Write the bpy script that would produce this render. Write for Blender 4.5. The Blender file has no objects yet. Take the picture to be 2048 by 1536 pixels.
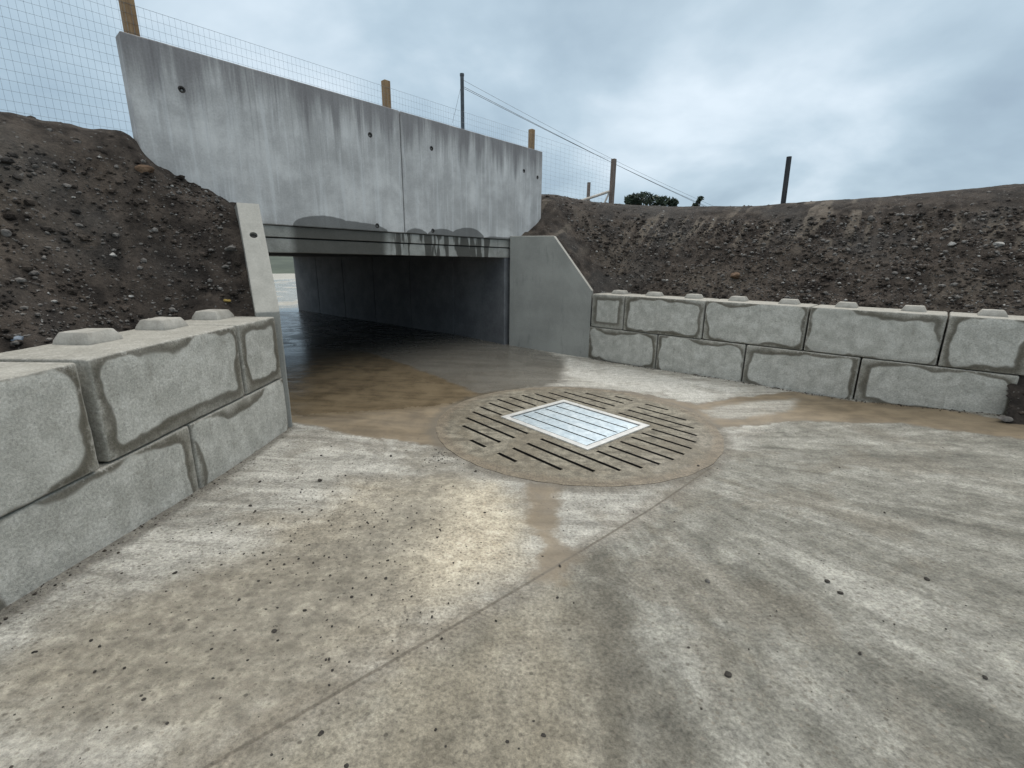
import bpy, bmesh, math, random
import numpy as np
from mathutils import Matrix, Vector
random.seed(7); rng = np.random.RandomState(11)
scn = bpy.context.scene
COL = scn.collection

# ------------------------------------------------------------------ camera
PITCH, ROLL, CAMH = 0.2559, 0.0112, 1.7102
f = Vector((0, math.cos(PITCH), -math.sin(PITCH))); u0 = Vector((0, math.sin(PITCH), math.cos(PITCH))); r0 = Vector((1, 0, 0))
Rv = r0*math.cos(ROLL)+u0*math.sin(ROLL); Uv = -r0*math.sin(ROLL)+u0*math.cos(ROLL)
cd = bpy.data.cameras.new('camera'); cam = bpy.data.objects.new('camera', cd); COL.objects.link(cam)
cam.matrix_world = Matrix(((Rv.x, Uv.x, -f.x, 0), (Rv.y, Uv.y, -f.y, 0), (Rv.z, Uv.z, -f.z, CAMH), (0, 0, 0, 1)))
cd.sensor_width = 36; cd.lens = 36*927.19/2048; cd.clip_start = .05; cd.clip_end = 2000
scn.camera = cam
# ------------------------------------------------------------------ sky, sun, exposure
SUN_EL, SUN_AZ = math.radians(48), math.radians(25)      # azimuth clockwise from +Y
w = bpy.data.worlds.new('World'); scn.world = w; w.use_nodes = True
nt = w.node_tree; nt.nodes.clear()
class NB:
    """small node-graph writer"""
    def __init__(s, nt): s.nt = nt
    def n(s, t, ins=None, **kw):
        nd = s.nt.nodes.new(t)
        for k, v in kw.items(): setattr(nd, k, v)
        for k, v in (ins or {}).items(): s.set(nd, k, v)
        return nd
    def set(s, nd, k, v):
        so = nd.inputs[k]
        if isinstance(v, bpy.types.NodeSocket): s.nt.links.new(v, so)
        elif isinstance(v, bpy.types.Node): s.nt.links.new(v.outputs[0], so)
        else:
            if so.type == 'RGBA' and len(v) == 3: v = (*v, 1)
            so.default_value = v
    def m(s, op, a, b=None, c=None, clamp=False):
        nd = s.nt.nodes.new('ShaderNodeMath'); nd.operation = op; nd.use_clamp = clamp
        for i, v in enumerate((a, b, c)):
            if v is not None: s.set(nd, i, v)
        return nd.outputs[0]
    def mix(s, fac, a, b, mode='MIX'):
        nd = s.nt.nodes.new('ShaderNodeMix'); nd.data_type = 'RGBA'; nd.blend_type = mode
        s.set(nd, 0, fac); s.set(nd, 6, a); s.set(nd, 7, b)
        return nd.outputs[2]
    def ss(s, v, a, b, lo=0., hi=1.):
        nd = s.nt.nodes.new('ShaderNodeMapRange'); nd.interpolation_type = 'SMOOTHSTEP'
        for i, x in enumerate((v, a, b, lo, hi)): s.set(nd, i, x)
        return nd.outputs[0]
    def noise(s, vec, scale, detail=4, rough=.55, dist=0.):
        nd = s.nt.nodes.new('ShaderNodeTexNoise'); s.set(nd, 'Vector', vec)
        nd.inputs['Scale'].default_value = scale; nd.inputs['Detail'].default_value = detail
        nd.inputs['Roughness'].default_value = rough; nd.inputs['Distortion'].default_value = dist
        return nd.outputs['Fac']
    def vmul(s, vec, xyz):
        nd = s.nt.nodes.new('ShaderNodeVectorMath'); nd.operation = 'MULTIPLY'; s.set(nd, 0, vec); nd.inputs[1].default_value = xyz
        return nd.outputs[0]
    def sep(s, vec):
        nd = s.nt.nodes.new('ShaderNodeSeparateXYZ'); s.set(nd, 0, vec); return nd.outputs
    def comb(s, x, y, z):
        nd = s.nt.nodes.new('ShaderNodeCombineXYZ'); s.set(nd, 0, x); s.set(nd, 1, y); s.set(nd, 2, z); return nd.outputs[0]
    def ramp(s, fac, stops):
        nd = s.nt.nodes.new('ShaderNodeValToRGB'); s.set(nd, 0, fac)
        e = nd.color_ramp.elements
        while len(e) < len(stops): e.new(.5)
        for el, (p, c) in zip(e, stops): el.position = p; el.color = (*c, 1) if len(c) == 3 else c
        return nd.outputs[0]
b = NB(nt)
sky = b.n('ShaderNodeTexSky', sky_type='NISHITA', sun_disc=False, sun_elevation=SUN_EL, sun_rotation=SUN_AZ, dust_density=3.0)
tc = b.n('ShaderNodeTexCoord')
sx, sy, sz = b.sep(tc.outputs['Generated'])
den = b.m('ADD', b.m('MAXIMUM', sz, 0.0), .32)
cv = b.comb(b.m('DIVIDE', sx, den), b.m('DIVIDE', sy, den), 3.7)
n1 = b.noise(cv, 1.05, 6, .5, .35); n2 = b.noise(cv, 3.6, 5, .5, .1)
cl = b.m('ADD', b.m('MULTIPLY', n1, .80), b.m('MULTIPLY', n2, .20))
ccol = b.ramp(cl, [(.36, (.35, .47, .59)), (.45, (.43, .57, .69)), (.53, (.54, .69, .81)), (.66, (.82, .95, 1.06))])
ccol = b.mix(b.ss(sz, .50, .85), ccol, (1.86, 1.80, 1.70))  # thick cloud, brightest and most neutral overhead
gro = b.ss(sz, -.05, .0)
bgc = b.n('ShaderNodeBackground', {'Color': ccol, 'Strength': .98})
bgs = b.n('ShaderNodeBackground', {'Color': sky, 'Strength': .06})
ad = b.n('ShaderNodeMixShader', {0: .10, 1: bgc, 2: bgs})
b.n('ShaderNodeOutputWorld', {'Surface': ad})
sl = bpy.data.lights.new('sun', 'SUN'); sl.energy = 1.0; sl.angle = math.radians(25); sl.color = (1, .96, .9)
so = bpy.data.objects.new('sun', sl); COL.objects.link(so)
sd = Vector((math.sin(SUN_AZ)*math.cos(SUN_EL), math.cos(SUN_AZ)*math.cos(SUN_EL), math.sin(SUN_EL)))
so.rotation_euler = (-sd).to_track_quat('-Z', 'Y').to_euler(); so.location = (0, 0, 20)
vs = scn.view_settings; vs.view_transform = 'Standard'; vs.look = 'None'; vs.gamma = 1; vs.exposure = 0.0; vs.use_curve_mapping = False
scn.cycles.max_bounces = 8; scn.cycles.diffuse_bounces = 2

# ------------------------------------------------------------------ frames of reference (plan)
V2 = lambda x, y: np.array([x, y], float)
rP, rD = V2(1.9223, 8.0862), V2(math.sin(2.305), math.cos(2.305))
lP, lD = V2(-2.2391, 3.751), V2(0, 1.)
hP, hD = V2(-1.6322, 7.3203), V2(math.cos(.8359), math.sin(.8359))
hO = V2(hD[1], -hD[0])                                    # outwards from the headwall
def frame(P, D, z=0):                                     # local x = D, y = behind, z up
    return Matrix(((D[0], -D[1], 0, P[0]), (D[1], D[0], 0, P[1]), (0, 0, 1, z), (0, 0, 0, 1)))
HM = frame(hP, hD)
# ------------------------------------------------------------------ helpers
def h3(i, j, k, seed):
    n = (i*374761393+j*668265263+k*2147483647+seed*1274126177) & 0xffffffff
    n = ((n ^ (n >> 13))*1274126177) & 0xffffffff
    return ((n ^ (n >> 16)) & 0xffff)/65535.0
def vnoise(x, y, z=0., seed=0):
    x = np.asarray(x, float); y = np.asarray(y, float); z = np.asarray(z, float)+0*x
    i, j, k = [np.floor(a).astype(np.int64) for a in (x, y, z)]
    a, c, d = x-i, y-j, z-k
    a, c, d = [t*t*(3-2*t) for t in (a, c, d)]
    r = 0
    for di in (0, 1):
        for dj in (0, 1):
            for dk in (0, 1):
                r = r+h3(i+di, j+dj, k+dk, seed)*(a if di else 1-a)*(c if dj else 1-c)*(d if dk else 1-d)
    return r*2-1
def fbm(x, y, z=0., octv=4, seed=0):
    r, am = 0, 1.
    for o in range(octv):
        r = r+am*vnoise(np.asarray(x)*2**o+o*17.3, np.asarray(y)*2**o+o*5.1, np.asarray(z)*2**o, seed+o); am *= .5
    return r
def tps(pts):
    P = np.array(pts, float); X = P[:, :2]; n = len(X)
    def K(r2): return np.where(r2 > 0, .5*r2*np.log(np.maximum(r2, 1e-12)), 0)
    A = np.zeros((n+3, n+3)); A[:n, :n] = K(((X[:, None]-X[None])**2).sum(-1))+np.eye(n)*1e-3
    A[:n, n] = 1; A[:n, n+1:] = X; A[n:, :n] = A[:n, n:].T
    s = np.linalg.solve(A, np.r_[P[:, 2], 0, 0, 0])
    def ev(x, y):
        x = np.asarray(x, float); y = np.asarray(y, float); z = s[n]+s[n+1]*x+s[n+2]*y
        for q in range(n): z = z+s[q]*K((x-X[q, 0])**2+(y-X[q, 1])**2)
        return z
    return ev
def mk(name, verts, faces, mat, parent=None, M=None, smooth=False):
    me = bpy.data.meshes.new(name)
    me.from_pydata([tuple(map(float, v)) for v in verts], [], [tuple(map(int, q)) for q in faces]); me.update()
    if mat: me.materials.append(mat)
    if smooth: me.polygons.foreach_set('use_smooth', [True]*len(me.polygons))
    o = bpy.data.objects.new(name, me); COL.objects.link(o)
    if parent: o.parent = parent
    if M is not None: o.matrix_local = M
    return o
def grid_mesh(name, X, Y, Z, keep, mat, attrs=None):
    ny, nx = X.shape
    V = np.stack([X.ravel(), Y.ravel(), Z.ravel()], 1)
    I = np.arange(nx*ny).reshape(ny, nx)
    F = np.stack([I[:-1, :-1], I[:-1, 1:], I[1:, 1:], I[1:, :-1]], -1)
    if keep is not None:
        k = keep[:-1, :-1] & keep[1:, 1:] & keep[:-1, 1:] & keep[1:, :-1]; F = F[k]
    F = F.reshape(-1, 4)
    used = np.unique(F); mp = -np.ones(len(V), int); mp[used] = np.arange(len(used)); F = mp[F]; V = V[used]
    me = bpy.data.meshes.new(name); me.vertices.add(len(V)); me.vertices.foreach_set('co', V.ravel())
    me.loops.add(F.size); me.polygons.add(len(F)); me.loops.foreach_set('vertex_index', F.ravel())
    me.polygons.foreach_set('loop_start', np.arange(0, F.size, 4)); me.polygons.foreach_set('loop_total', np.full(len(F), 4))
    me.polygons.foreach_set('use_smooth', np.ones(len(F), bool)); me.update(calc_edges=True)
    for nm, a in (attrs or {}).items():
        at = me.attributes.new(nm, 'FLOAT', 'POINT'); at.data.foreach_set('value', a.ravel()[used].astype(np.float32))
    me.materials.append(mat)
    o = bpy.data.objects.new(name, me); COL.objects.link(o); return o
def tag(o, label=None, cat=None, group=None, kind=None):
    for k, v in (('label', label), ('category', cat), ('group', group), ('kind', kind)):
        if v: o[k] = v
    return o
def empty(name, M=None):
    o = bpy.data.objects.new(name, None); COL.objects.link(o); o.empty_display_size = .2
    if M is not None: o.matrix_world = M
    return o
def lines(lo, hi, r, step):
    inner = np.linspace(lo+r, hi-r, max(2, int(round((hi-lo-2*r)/step))+1))
    return np.r_[lo, lo+r*.35, inner, hi-r*.35, hi]
def rbox(x0, x1, y0, y1, z0, z1, r=.02, step=.12, amp=.002, seed=0, shape=None):
    """rounded box with slightly uneven faces; shape(v) may move vertices"""
    L = [lines(x0, x1, r, step), lines(y0, y1, r, step), lines(z0, z1, r, step)]
    idx, V, F = {}, [], []
    def vid(i, j, k):
        key = (i, j, k)
        if key not in idx: idx[key] = len(V); V.append((L[0][i], L[1][j], L[2][k]))
        return idx[key]
    n = [len(l) for l in L]
    for ax in range(3):
        a1, a2 = (ax+1) % 3, (ax+2) % 3
        for side in (0, n[ax]-1):
            for p in range(n[a1]-1):
                for q in range(n[a2]-1):
                    c = []
                    for dp, dq in ((0, 0), (1, 0), (1, 1), (0, 1)):
                        t = [0, 0, 0]; t[ax] = side; t[a1] = p+dp; t[a2] = q+dq; c.append(vid(*t))
                    F.append(c if side else c[::-1])
    V = np.array(V); lo = np.array([x0, y0, z0])+r; hi = np.array([x1, y1, z1])-r
    C = np.clip(V, lo, hi); D = V-C; ln = np.linalg.norm(D, axis=1, keepdims=True)
    nrm = D/np.maximum(ln, 1e-9)
    nz = fbm(V[:, 0]*9+seed*3.1, V[:, 1]*9, V[:, 2]*9, 3, seed)[:, None]
    edge = (np.abs(nrm).max(1) < .97)[:, None]
    nz2 = np.minimum(vnoise(V[:, 0]*30, V[:, 1]*30, V[:, 2]*30+seed, seed), 0)[:, None]
    V = C+nrm*(r+nz*amp+nz2*edge*amp*3)
    if shape is not None: V = shape(V)
    return V, F
def tube(p, q, rad, n=5, rad2=None):
    p = np.array(p, float); q = np.array(q, float); d = q-p; d /= np.linalg.norm(d)
    a = np.cross(d, [0, 0, 1.] if abs(d[2]) < .9 else [1., 0, 0]); a /= np.linalg.norm(a); c = np.cross(d, a)
    V = []; r2 = rad if rad2 is None else rad2
    for P, rr in ((p, rad), (q, r2)):
        for i in range(n):
            t = 2*math.pi*i/n; V.append(P+rr*(a*math.cos(t)+c*math.sin(t)))
    F = [(i, (i+1) % n, n+(i+1) % n, n+i) for i in range(n)]+[tuple(range(n))[::-1], tuple(range(n, 2*n))]
    return np.array(V), F
class MB:
    def __init__(s): s.V = []; s.F = []; s.n = 0
    def add(s, V, F): s.V.append(np.asarray(V, float)); s.F += [tuple(i+s.n for i in q) for q in F]; s.n += len(V)
    def mk(s, name, mat, parent=None, M=None, smooth=False): return mk(name, np.concatenate(s.V), s.F, mat, parent, M, smooth)
def ico(sub=1):
    bm = bmesh.new(); bmesh.ops.create_icosphere(bm, subdivisions=sub, radius=1)
    V = np.array([v.co[:] for v in bm.verts]); F = [tuple(v.index for v in q.verts) for q in bm.faces]; bm.free(); return V, F
ICO1, ICO2, ICO3 = ico(1), ico(2), ico(3); ICO0 = ICO1
def rock(base, size, seed, flat=.7):
    V, F = base; rs = np.random.RandomState(seed)
    q = rs.normal(size=(5, 3)); q /= np.linalg.norm(q, axis=1)[:, None]
    W = V.copy()
    for n in q:                                           # chop facets
        d = W@n; lim = rs.uniform(.55, .85); W = W-np.outer(np.maximum(d-lim, 0), n)
    W = W*(1+.13*vnoise(V[:, 0]*1.7+seed, V[:, 1]*1.7, V[:, 2]*1.7, seed % 97))[:, None]
    W = W*np.array([1, rs.uniform(.6, .95), flat*rs.uniform(.7, 1)])*size
    a = rs.uniform(0, 6.28); ca, sa = math.cos(a), math.sin(a)
    return W@np.array([[ca, sa, 0], [-sa, ca, 0], [0, 0, 1]]), F
# ------------------------------------------------------------------ materials
def mat(name):
    m = bpy.data.materials.new(name); m.use_nodes = True; m.node_tree.nodes.clear(); return m, NB(m.node_tree)
def finish(b, col, rough=.85, bump=None, bs=.3, bd=.01, metal=0., spec=.4, disp=None):
    p = b.n('ShaderNodeBsdfPrincipled'); b.set(p, 'Base Color', col); b.set(p, 'Roughness', rough); b.set(p, 'Metallic', metal)
    b.set(p, 'Specular IOR Level', spec)
    if bump is not None:
        bp = b.n('ShaderNodeBump'); b.set(bp, 'Height', bump); bp.inputs['Strength'].default_value = bs; bp.inputs['Distance'].default_value = bd
        b.set(p, 'Normal', bp)
    b.n('ShaderNodeOutputMaterial', {'Surface': p})
def simple(name, c1, c2, scale=8, rough=.8, bs=.3, bd=.01, metal=0., stretch=(1, 1, 1), spec=.4):
    m, b = mat(name); tc = b.n('ShaderNodeTexCoord'); v = b.vmul(tc.outputs['Object'], stretch)
    n = b.noise(v, scale, 6, .6); fine = b.noise(v, scale*9, 3, .6)
    c = b.mix(b.ss(n, .3, .7), c1, c2); c = b.mix(.25, c, b.comb(fine, fine, fine), 'OVERLAY')
    finish(b, c, rough, fine, bs, bd, metal, spec); return m

def block_material():
    """cast concrete block: dark damp border and dry light middle, different on every block"""
    m, b = mat('block_concrete'); tc = b.n('ShaderNodeTexCoord'); P = tc.outputs['Object']
    oi = b.n('ShaderNodeObjectInfo'); rnd = oi.outputs['Random']
    hx = b.n('ShaderNodeAttribute', attribute_type='OBJECT', attribute_name='half_length').outputs['Fac']
    x, y, z = b.sep(P)
    off = b.n('ShaderNodeVectorMath', operation='ADD'); b.set(off, 0, P)
    b.set(off, 1, b.comb(b.m('MULTIPLY', rnd, 31.7), b.m('MULTIPLY', rnd, 12.3), b.m('MULTIPLY', rnd, 77.1))); Q = off.outputs[0]
    big = b.noise(Q, 1.7, 3, .45); mid = b.noise(Q, 7, 5, .6); fine = b.noise(Q, 70, 4, .65); vf = b.noise(Q, 260, 2, .6)
    ex = b.m('SUBTRACT', hx, b.m('ABSOLUTE', x)); ez = b.m('SUBTRACT', .30, b.m('ABSOLUTE', b.m('SUBTRACT', z, .30)))
    # rounded-corner distance from the edge of the face
    k = .13
    qx = b.m('MAXIMUM', b.m('SUBTRACT', k, ex), 0.); qz = b.m('MAXIMUM', b.m('SUBTRACT', k, ez), 0.)
    d = b.m('SUBTRACT', k, b.m('SQRT', b.m('ADD', b.m('MULTIPLY', qx, qx), b.m('MULTIPLY', qz, qz))))
    lim = b.m('ADD', b.m('ADD', .050, b.m('MULTIPLY', b.m('SUBTRACT', rnd, .3), .06)), b.m('MULTIPLY', b.m('SUBTRACT', big, .5), .40))
    lim = b.m('ADD', lim, b.m('ADD', b.m('MULTIPLY', b.m('SUBTRACT', mid, .5), .05), b.m('MULTIPLY', b.m('SUBTRACT', fine, .5), .02)))
    lim = b.m('MINIMUM', lim, b.m('ADD', .10, b.m('MULTIPLY', b.m('SUBTRACT', mid, .5), .05)))
    t = b.m('SUBTRACT', d, lim)
    dry = b.ss(t, -.02, .03); ring = b.m('MULTIPLY', b.ss(t, -.07, -.01), b.ss(t, .02, .0))
    c = b.mix(b.ss(mid, .35, .7), (.41, .41, .375), (.56, .56, .52))
    wetc = b.mix(b.ss(mid, .3, .7), (.14, .132, .105), (.27, .255, .215))
    away = b.ss(t, -.14, -.01, .62, 1.)
    c = b.mix(b.m('MULTIPLY', b.m('MULTIPLY', b.m('SUBTRACT', 1., dry), away), b.ss(b.noise(Q, 1.3, 2, .5), .25, .6, .45, 1.)), c, wetc)
    c = b.mix(b.m('MULTIPLY', ring, .72), c, (.085, .076, .056))
    rim = b.ss(b.m('MINIMUM', ex, ez), .022, .010)
    c = b.mix(b.m('MULTIPLY', rim, .5), c, (.36, .355, .32))
    # vertical runs and lichen-like brown tint
    st = b.noise(b.vmul(Q, (14, 14, .8)), 1., 4, .6)
    c = b.mix(b.m('MULTIPLY', b.ss(st, .55, .75), .28), c, (.17, .16, .13))
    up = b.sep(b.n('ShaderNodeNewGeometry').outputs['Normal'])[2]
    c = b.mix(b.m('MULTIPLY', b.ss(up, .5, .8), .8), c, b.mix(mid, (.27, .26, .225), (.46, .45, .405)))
    c = b.mix(b.m('MULTIPLY', b.ss(b.noise(Q, 15, 5, .7), .52, .68), .30), c, (.20, .19, .16))
    c = b.mix(b.m('MULTIPLY', b.m('MULTIPLY', b.ss(b.m('MINIMUM', ex, ez), .05, .012), b.ss(b.noise(Q, 22, 4, .7), .54, .62)), .6), c, (.47, .46, .42))
    c = b.mix(.65, c, b.comb(fine, fine, fine), 'OVERLAY'); c = b.mix(.3, c, b.comb(vf, vf, vf), 'OVERLAY')
    pit = b.n('ShaderNodeTexVoronoi', {'Vector': Q, 'Scale': 26.}); pits = b.ss(pit.outputs['Distance'], .10, .05)
    pits = b.m('MULTIPLY', pits, b.ss(mid, .5, .6)); c = b.mix(b.m('MULTIPLY', pits, .5), c, (.07, .07, .06))
    hgt = b.m('SUBTRACT', b.m('ADD', b.m('MULTIPLY', fine, .6), b.m('MULTIPLY', vf, .4)), pits)
    finish(b, c, b.m('ADD', .62, b.m('MULTIPLY', dry, .25)), hgt, .7, .010); return m
def panel_material(name='panel_concrete', ca=(.47, .475, .475), cb=(.70, .71, .705), top=3.78, wet=True):
    m, b = mat(name); tc = b.n('ShaderNodeTexCoord'); P = tc.outputs['Object']; x, y, z = b.sep(P)
    mid = b.noise(P, 2.6, 5, .6); fine = b.noise(P, 55, 4, .6); vf = b.noise(P, 200, 2, .6)
    st = b.noise(b.vmul(P, (5.5, 5.5, .35)), 1., 5, .62); st2 = b.noise(b.vmul(P, (13, 13, .7)), 1., 4, .6); st3 = b.noise(b.vmul(P, (26, 26, .45)), 1., 3, .6)
    c = b.mix(b.ss(mid, .3, .7), ca, cb)
    cld = b.noise(P, 1.1, 5, .62, .5); c = b.mix(b.m('MULTIPLY', b.ss(cld, .42, .62), .5), c, [v*.72 for v in ca]); c = b.mix(b.m('MULTIPLY', b.ss(st, .40, .70), .30), c, [v*.74 for v in ca]); c = b.mix(b.m('MULTIPLY', b.ss(st2, .50, .66), .5), c, (.68, .70, .71))
    # water running down from the top edge
    dt = b.m('SUBTRACT', top, z)
    rl = b.m('ADD', .16, b.m('MULTIPLY', b.m('SUBTRACT', st, .48), 1.5))
    rl = b.m('ADD', rl, b.m('MULTIPLY', b.m('SUBTRACT', st2, .5), .9))
    rl = b.m('ADD', rl, b.m('MULTIPLY', b.m('SUBTRACT', mid, .5), .55))
    run = b.ss(b.m('SUBTRACT', rl, dt), -.34, .16)
    run2 = b.m('MULTIPLY', b.ss(st3, .52, .70), b.ss(dt, 1.5, .1))
    c = b.mix(b.m('MULTIPLY', run2, .34), c, (.19, .185, .195))
    c = b.mix(b.m('MULTIPLY', run, .72), c, (.155, .148, .155))
    if wet:                                               # damp scallops creeping up from the joint
        hgt = 0.
        for cx, hw, hh in ((-1.25, .42, .16), (-.85, .55, .115), (.22, .20, .085), (.72, .30, .11), (1.28, .38, .155), (2.1, .45, .05)):
            q = b.m('DIVIDE', b.m('SUBTRACT', x, cx), hw); e = b.m('MAXIMUM', b.m('SUBTRACT', 1., b.m('MULTIPLY', q, q)), 0.)
            hgt = b.m('MAXIMUM', hgt, b.m('MULTIPLY', b.m('SQRT', e), hh))
        damp = b.ss(b.m('SUBTRACT', b.m('SUBTRACT', b.m('ADD', 2.12, hgt), z), b.m('MULTIPLY', b.m('SUBTRACT', mid, .5), .05)), -.006, .012)
        c = b.mix(b.m('MULTIPLY', damp, .80), c, (.095, .098, .095))
    sp = b.noise(P, 24, 3, .7); c = b.mix(b.m('MULTIPLY', b.ss(sp, .66, .74), .35), c, (.14, .15, .16))
    c = b.mix(.28, c, b.comb(fine, fine, fine), 'OVERLAY')
    finish(b, c, .78, b.m('ADD', b.m('MULTIPLY', fine, .6), b.m('MULTIPLY', vf, .4)), .35, .004); return m
def lintel_material():
    m, b = mat('lintel_concrete'); tc = b.n('ShaderNodeTexCoord'); P = tc.outputs['Object']; x, y, z = b.sep(P)
    mid = b.noise(P, 4, 4, .6); fine = b.noise(P, 60, 4, .6)
    st = b.noise(b.comb(b.m('MULTIPLY', x, 7.), 0., b.m('MULTIPLY', z, .9)), 1., 3, .5)
    c = b.mix(b.ss(mid, .3, .7), (.26, .265, .245), (.40, .405, .38))
    zone = b.m('MAXIMUM', b.m('MULTIPLY', b.ss(x, -1.75, -1.6), b.ss(x, -.25, -.4)), b.m('MULTIPLY', b.m('MULTIPLY', b.ss(x, -.3, -.1), b.ss(x, 2.1, 1.9)), b.ss(st, .47, .50)))
    c = b.mix(b.m('MULTIPLY', zone, .88), c, (.055, .053, .045))
    c = b.mix(.3, c, b.comb(fine, fine, fine), 'OVERLAY'); finish(b, c, .7, fine, .4, .004); return m
def wing_material():
    m, b = mat('wing_concrete'); tc = b.n('ShaderNodeTexCoord'); P = tc.outputs['Object']
    mid = b.noise(P, 1.7, 5, .6); fine = b.noise(P, 60, 4, .6); cl = b.noise(b.vmul(P, (5, 5, 1.2)), 1.6, 5, .6)
    c = b.mix(b.ss(mid, .3, .7), (.26, .265, .248), (.335, .34, .318)); c = b.mix(b.m('MULTIPLY', b.ss(cl, .56, .72), .35), c, (.14, .15, .145))
    up = b.sep(b.n('ShaderNodeNewGeometry').outputs['Normal'])[2]
    c = b.mix(b.m('MULTIPLY', b.ss(up, .25, .5), .95), c, b.mix(b.noise(P, 9, 4, .6), (.30, .295, .265), (.52, .51, .465)))
    c = b.mix(.22, c, b.comb(fine, fine, fine), 'OVERLAY'); finish(b, c, .8, fine, .35, .004); return m
def soil_material():
    m, b = mat('soil'); g = b.n('ShaderNodeNewGeometry'); P = g.outputs['Position']; x, y, z = b.sep(P)
    big = b.noise(P, .9, 4, .55); mid = b.noise(P, 5, 6, .65, .3); fine = b.noise(P, 34, 5, .7); vf = b.noise(P, 150, 3, .7)
    c = b.mix(b.ss(mid, .32, .68), (.030, .0245, .021), (.112, .092, .077))
    c = b.mix(b.m('MULTIPLY', b.ss(big, .48, .68), .6), c, (.080, .077, .074))
    c = b.mix(b.m('MULTIPLY', b.ss(b.noise(P, 2.1, 4, .6), .56, .72), .55), c, (.135, .108, .086))
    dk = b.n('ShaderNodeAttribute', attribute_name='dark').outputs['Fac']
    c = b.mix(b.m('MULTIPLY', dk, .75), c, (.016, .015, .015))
    ru = b.n('ShaderNodeAttribute', attribute_name='rust').outputs['Fac']
    c = b.mix(b.m('MULTIPLY', ru, b.ss(mid, .30, .52)), c, (.25, .215, .175))
    v = b.n('ShaderNodeTexVoronoi', {'Vector': P, 'Scale': 30., 'Randomness': 1.}); sel = b.sep(v.outputs['Color'])
    chip = b.m('MULTIPLY', b.ss(v.outputs['Distance'], .36, .28), b.m('GREATER_THAN', sel[0], .86))
    c = b.mix(b.m('MULTIPLY', chip, .8), c, b.mix(sel[1], (.10, .09, .085), (.24, .235, .22)))
    c = b.mix(.7, c, b.comb(fine, fine, fine), 'OVERLAY')
    h = b.m('ADD', b.m('ADD', fine, b.m('MULTIPLY', vf, .4)), b.m('MULTIPLY', chip, .5))
    finish(b, c, .92, h, 1.0, .035, spec=.25); return m
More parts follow.
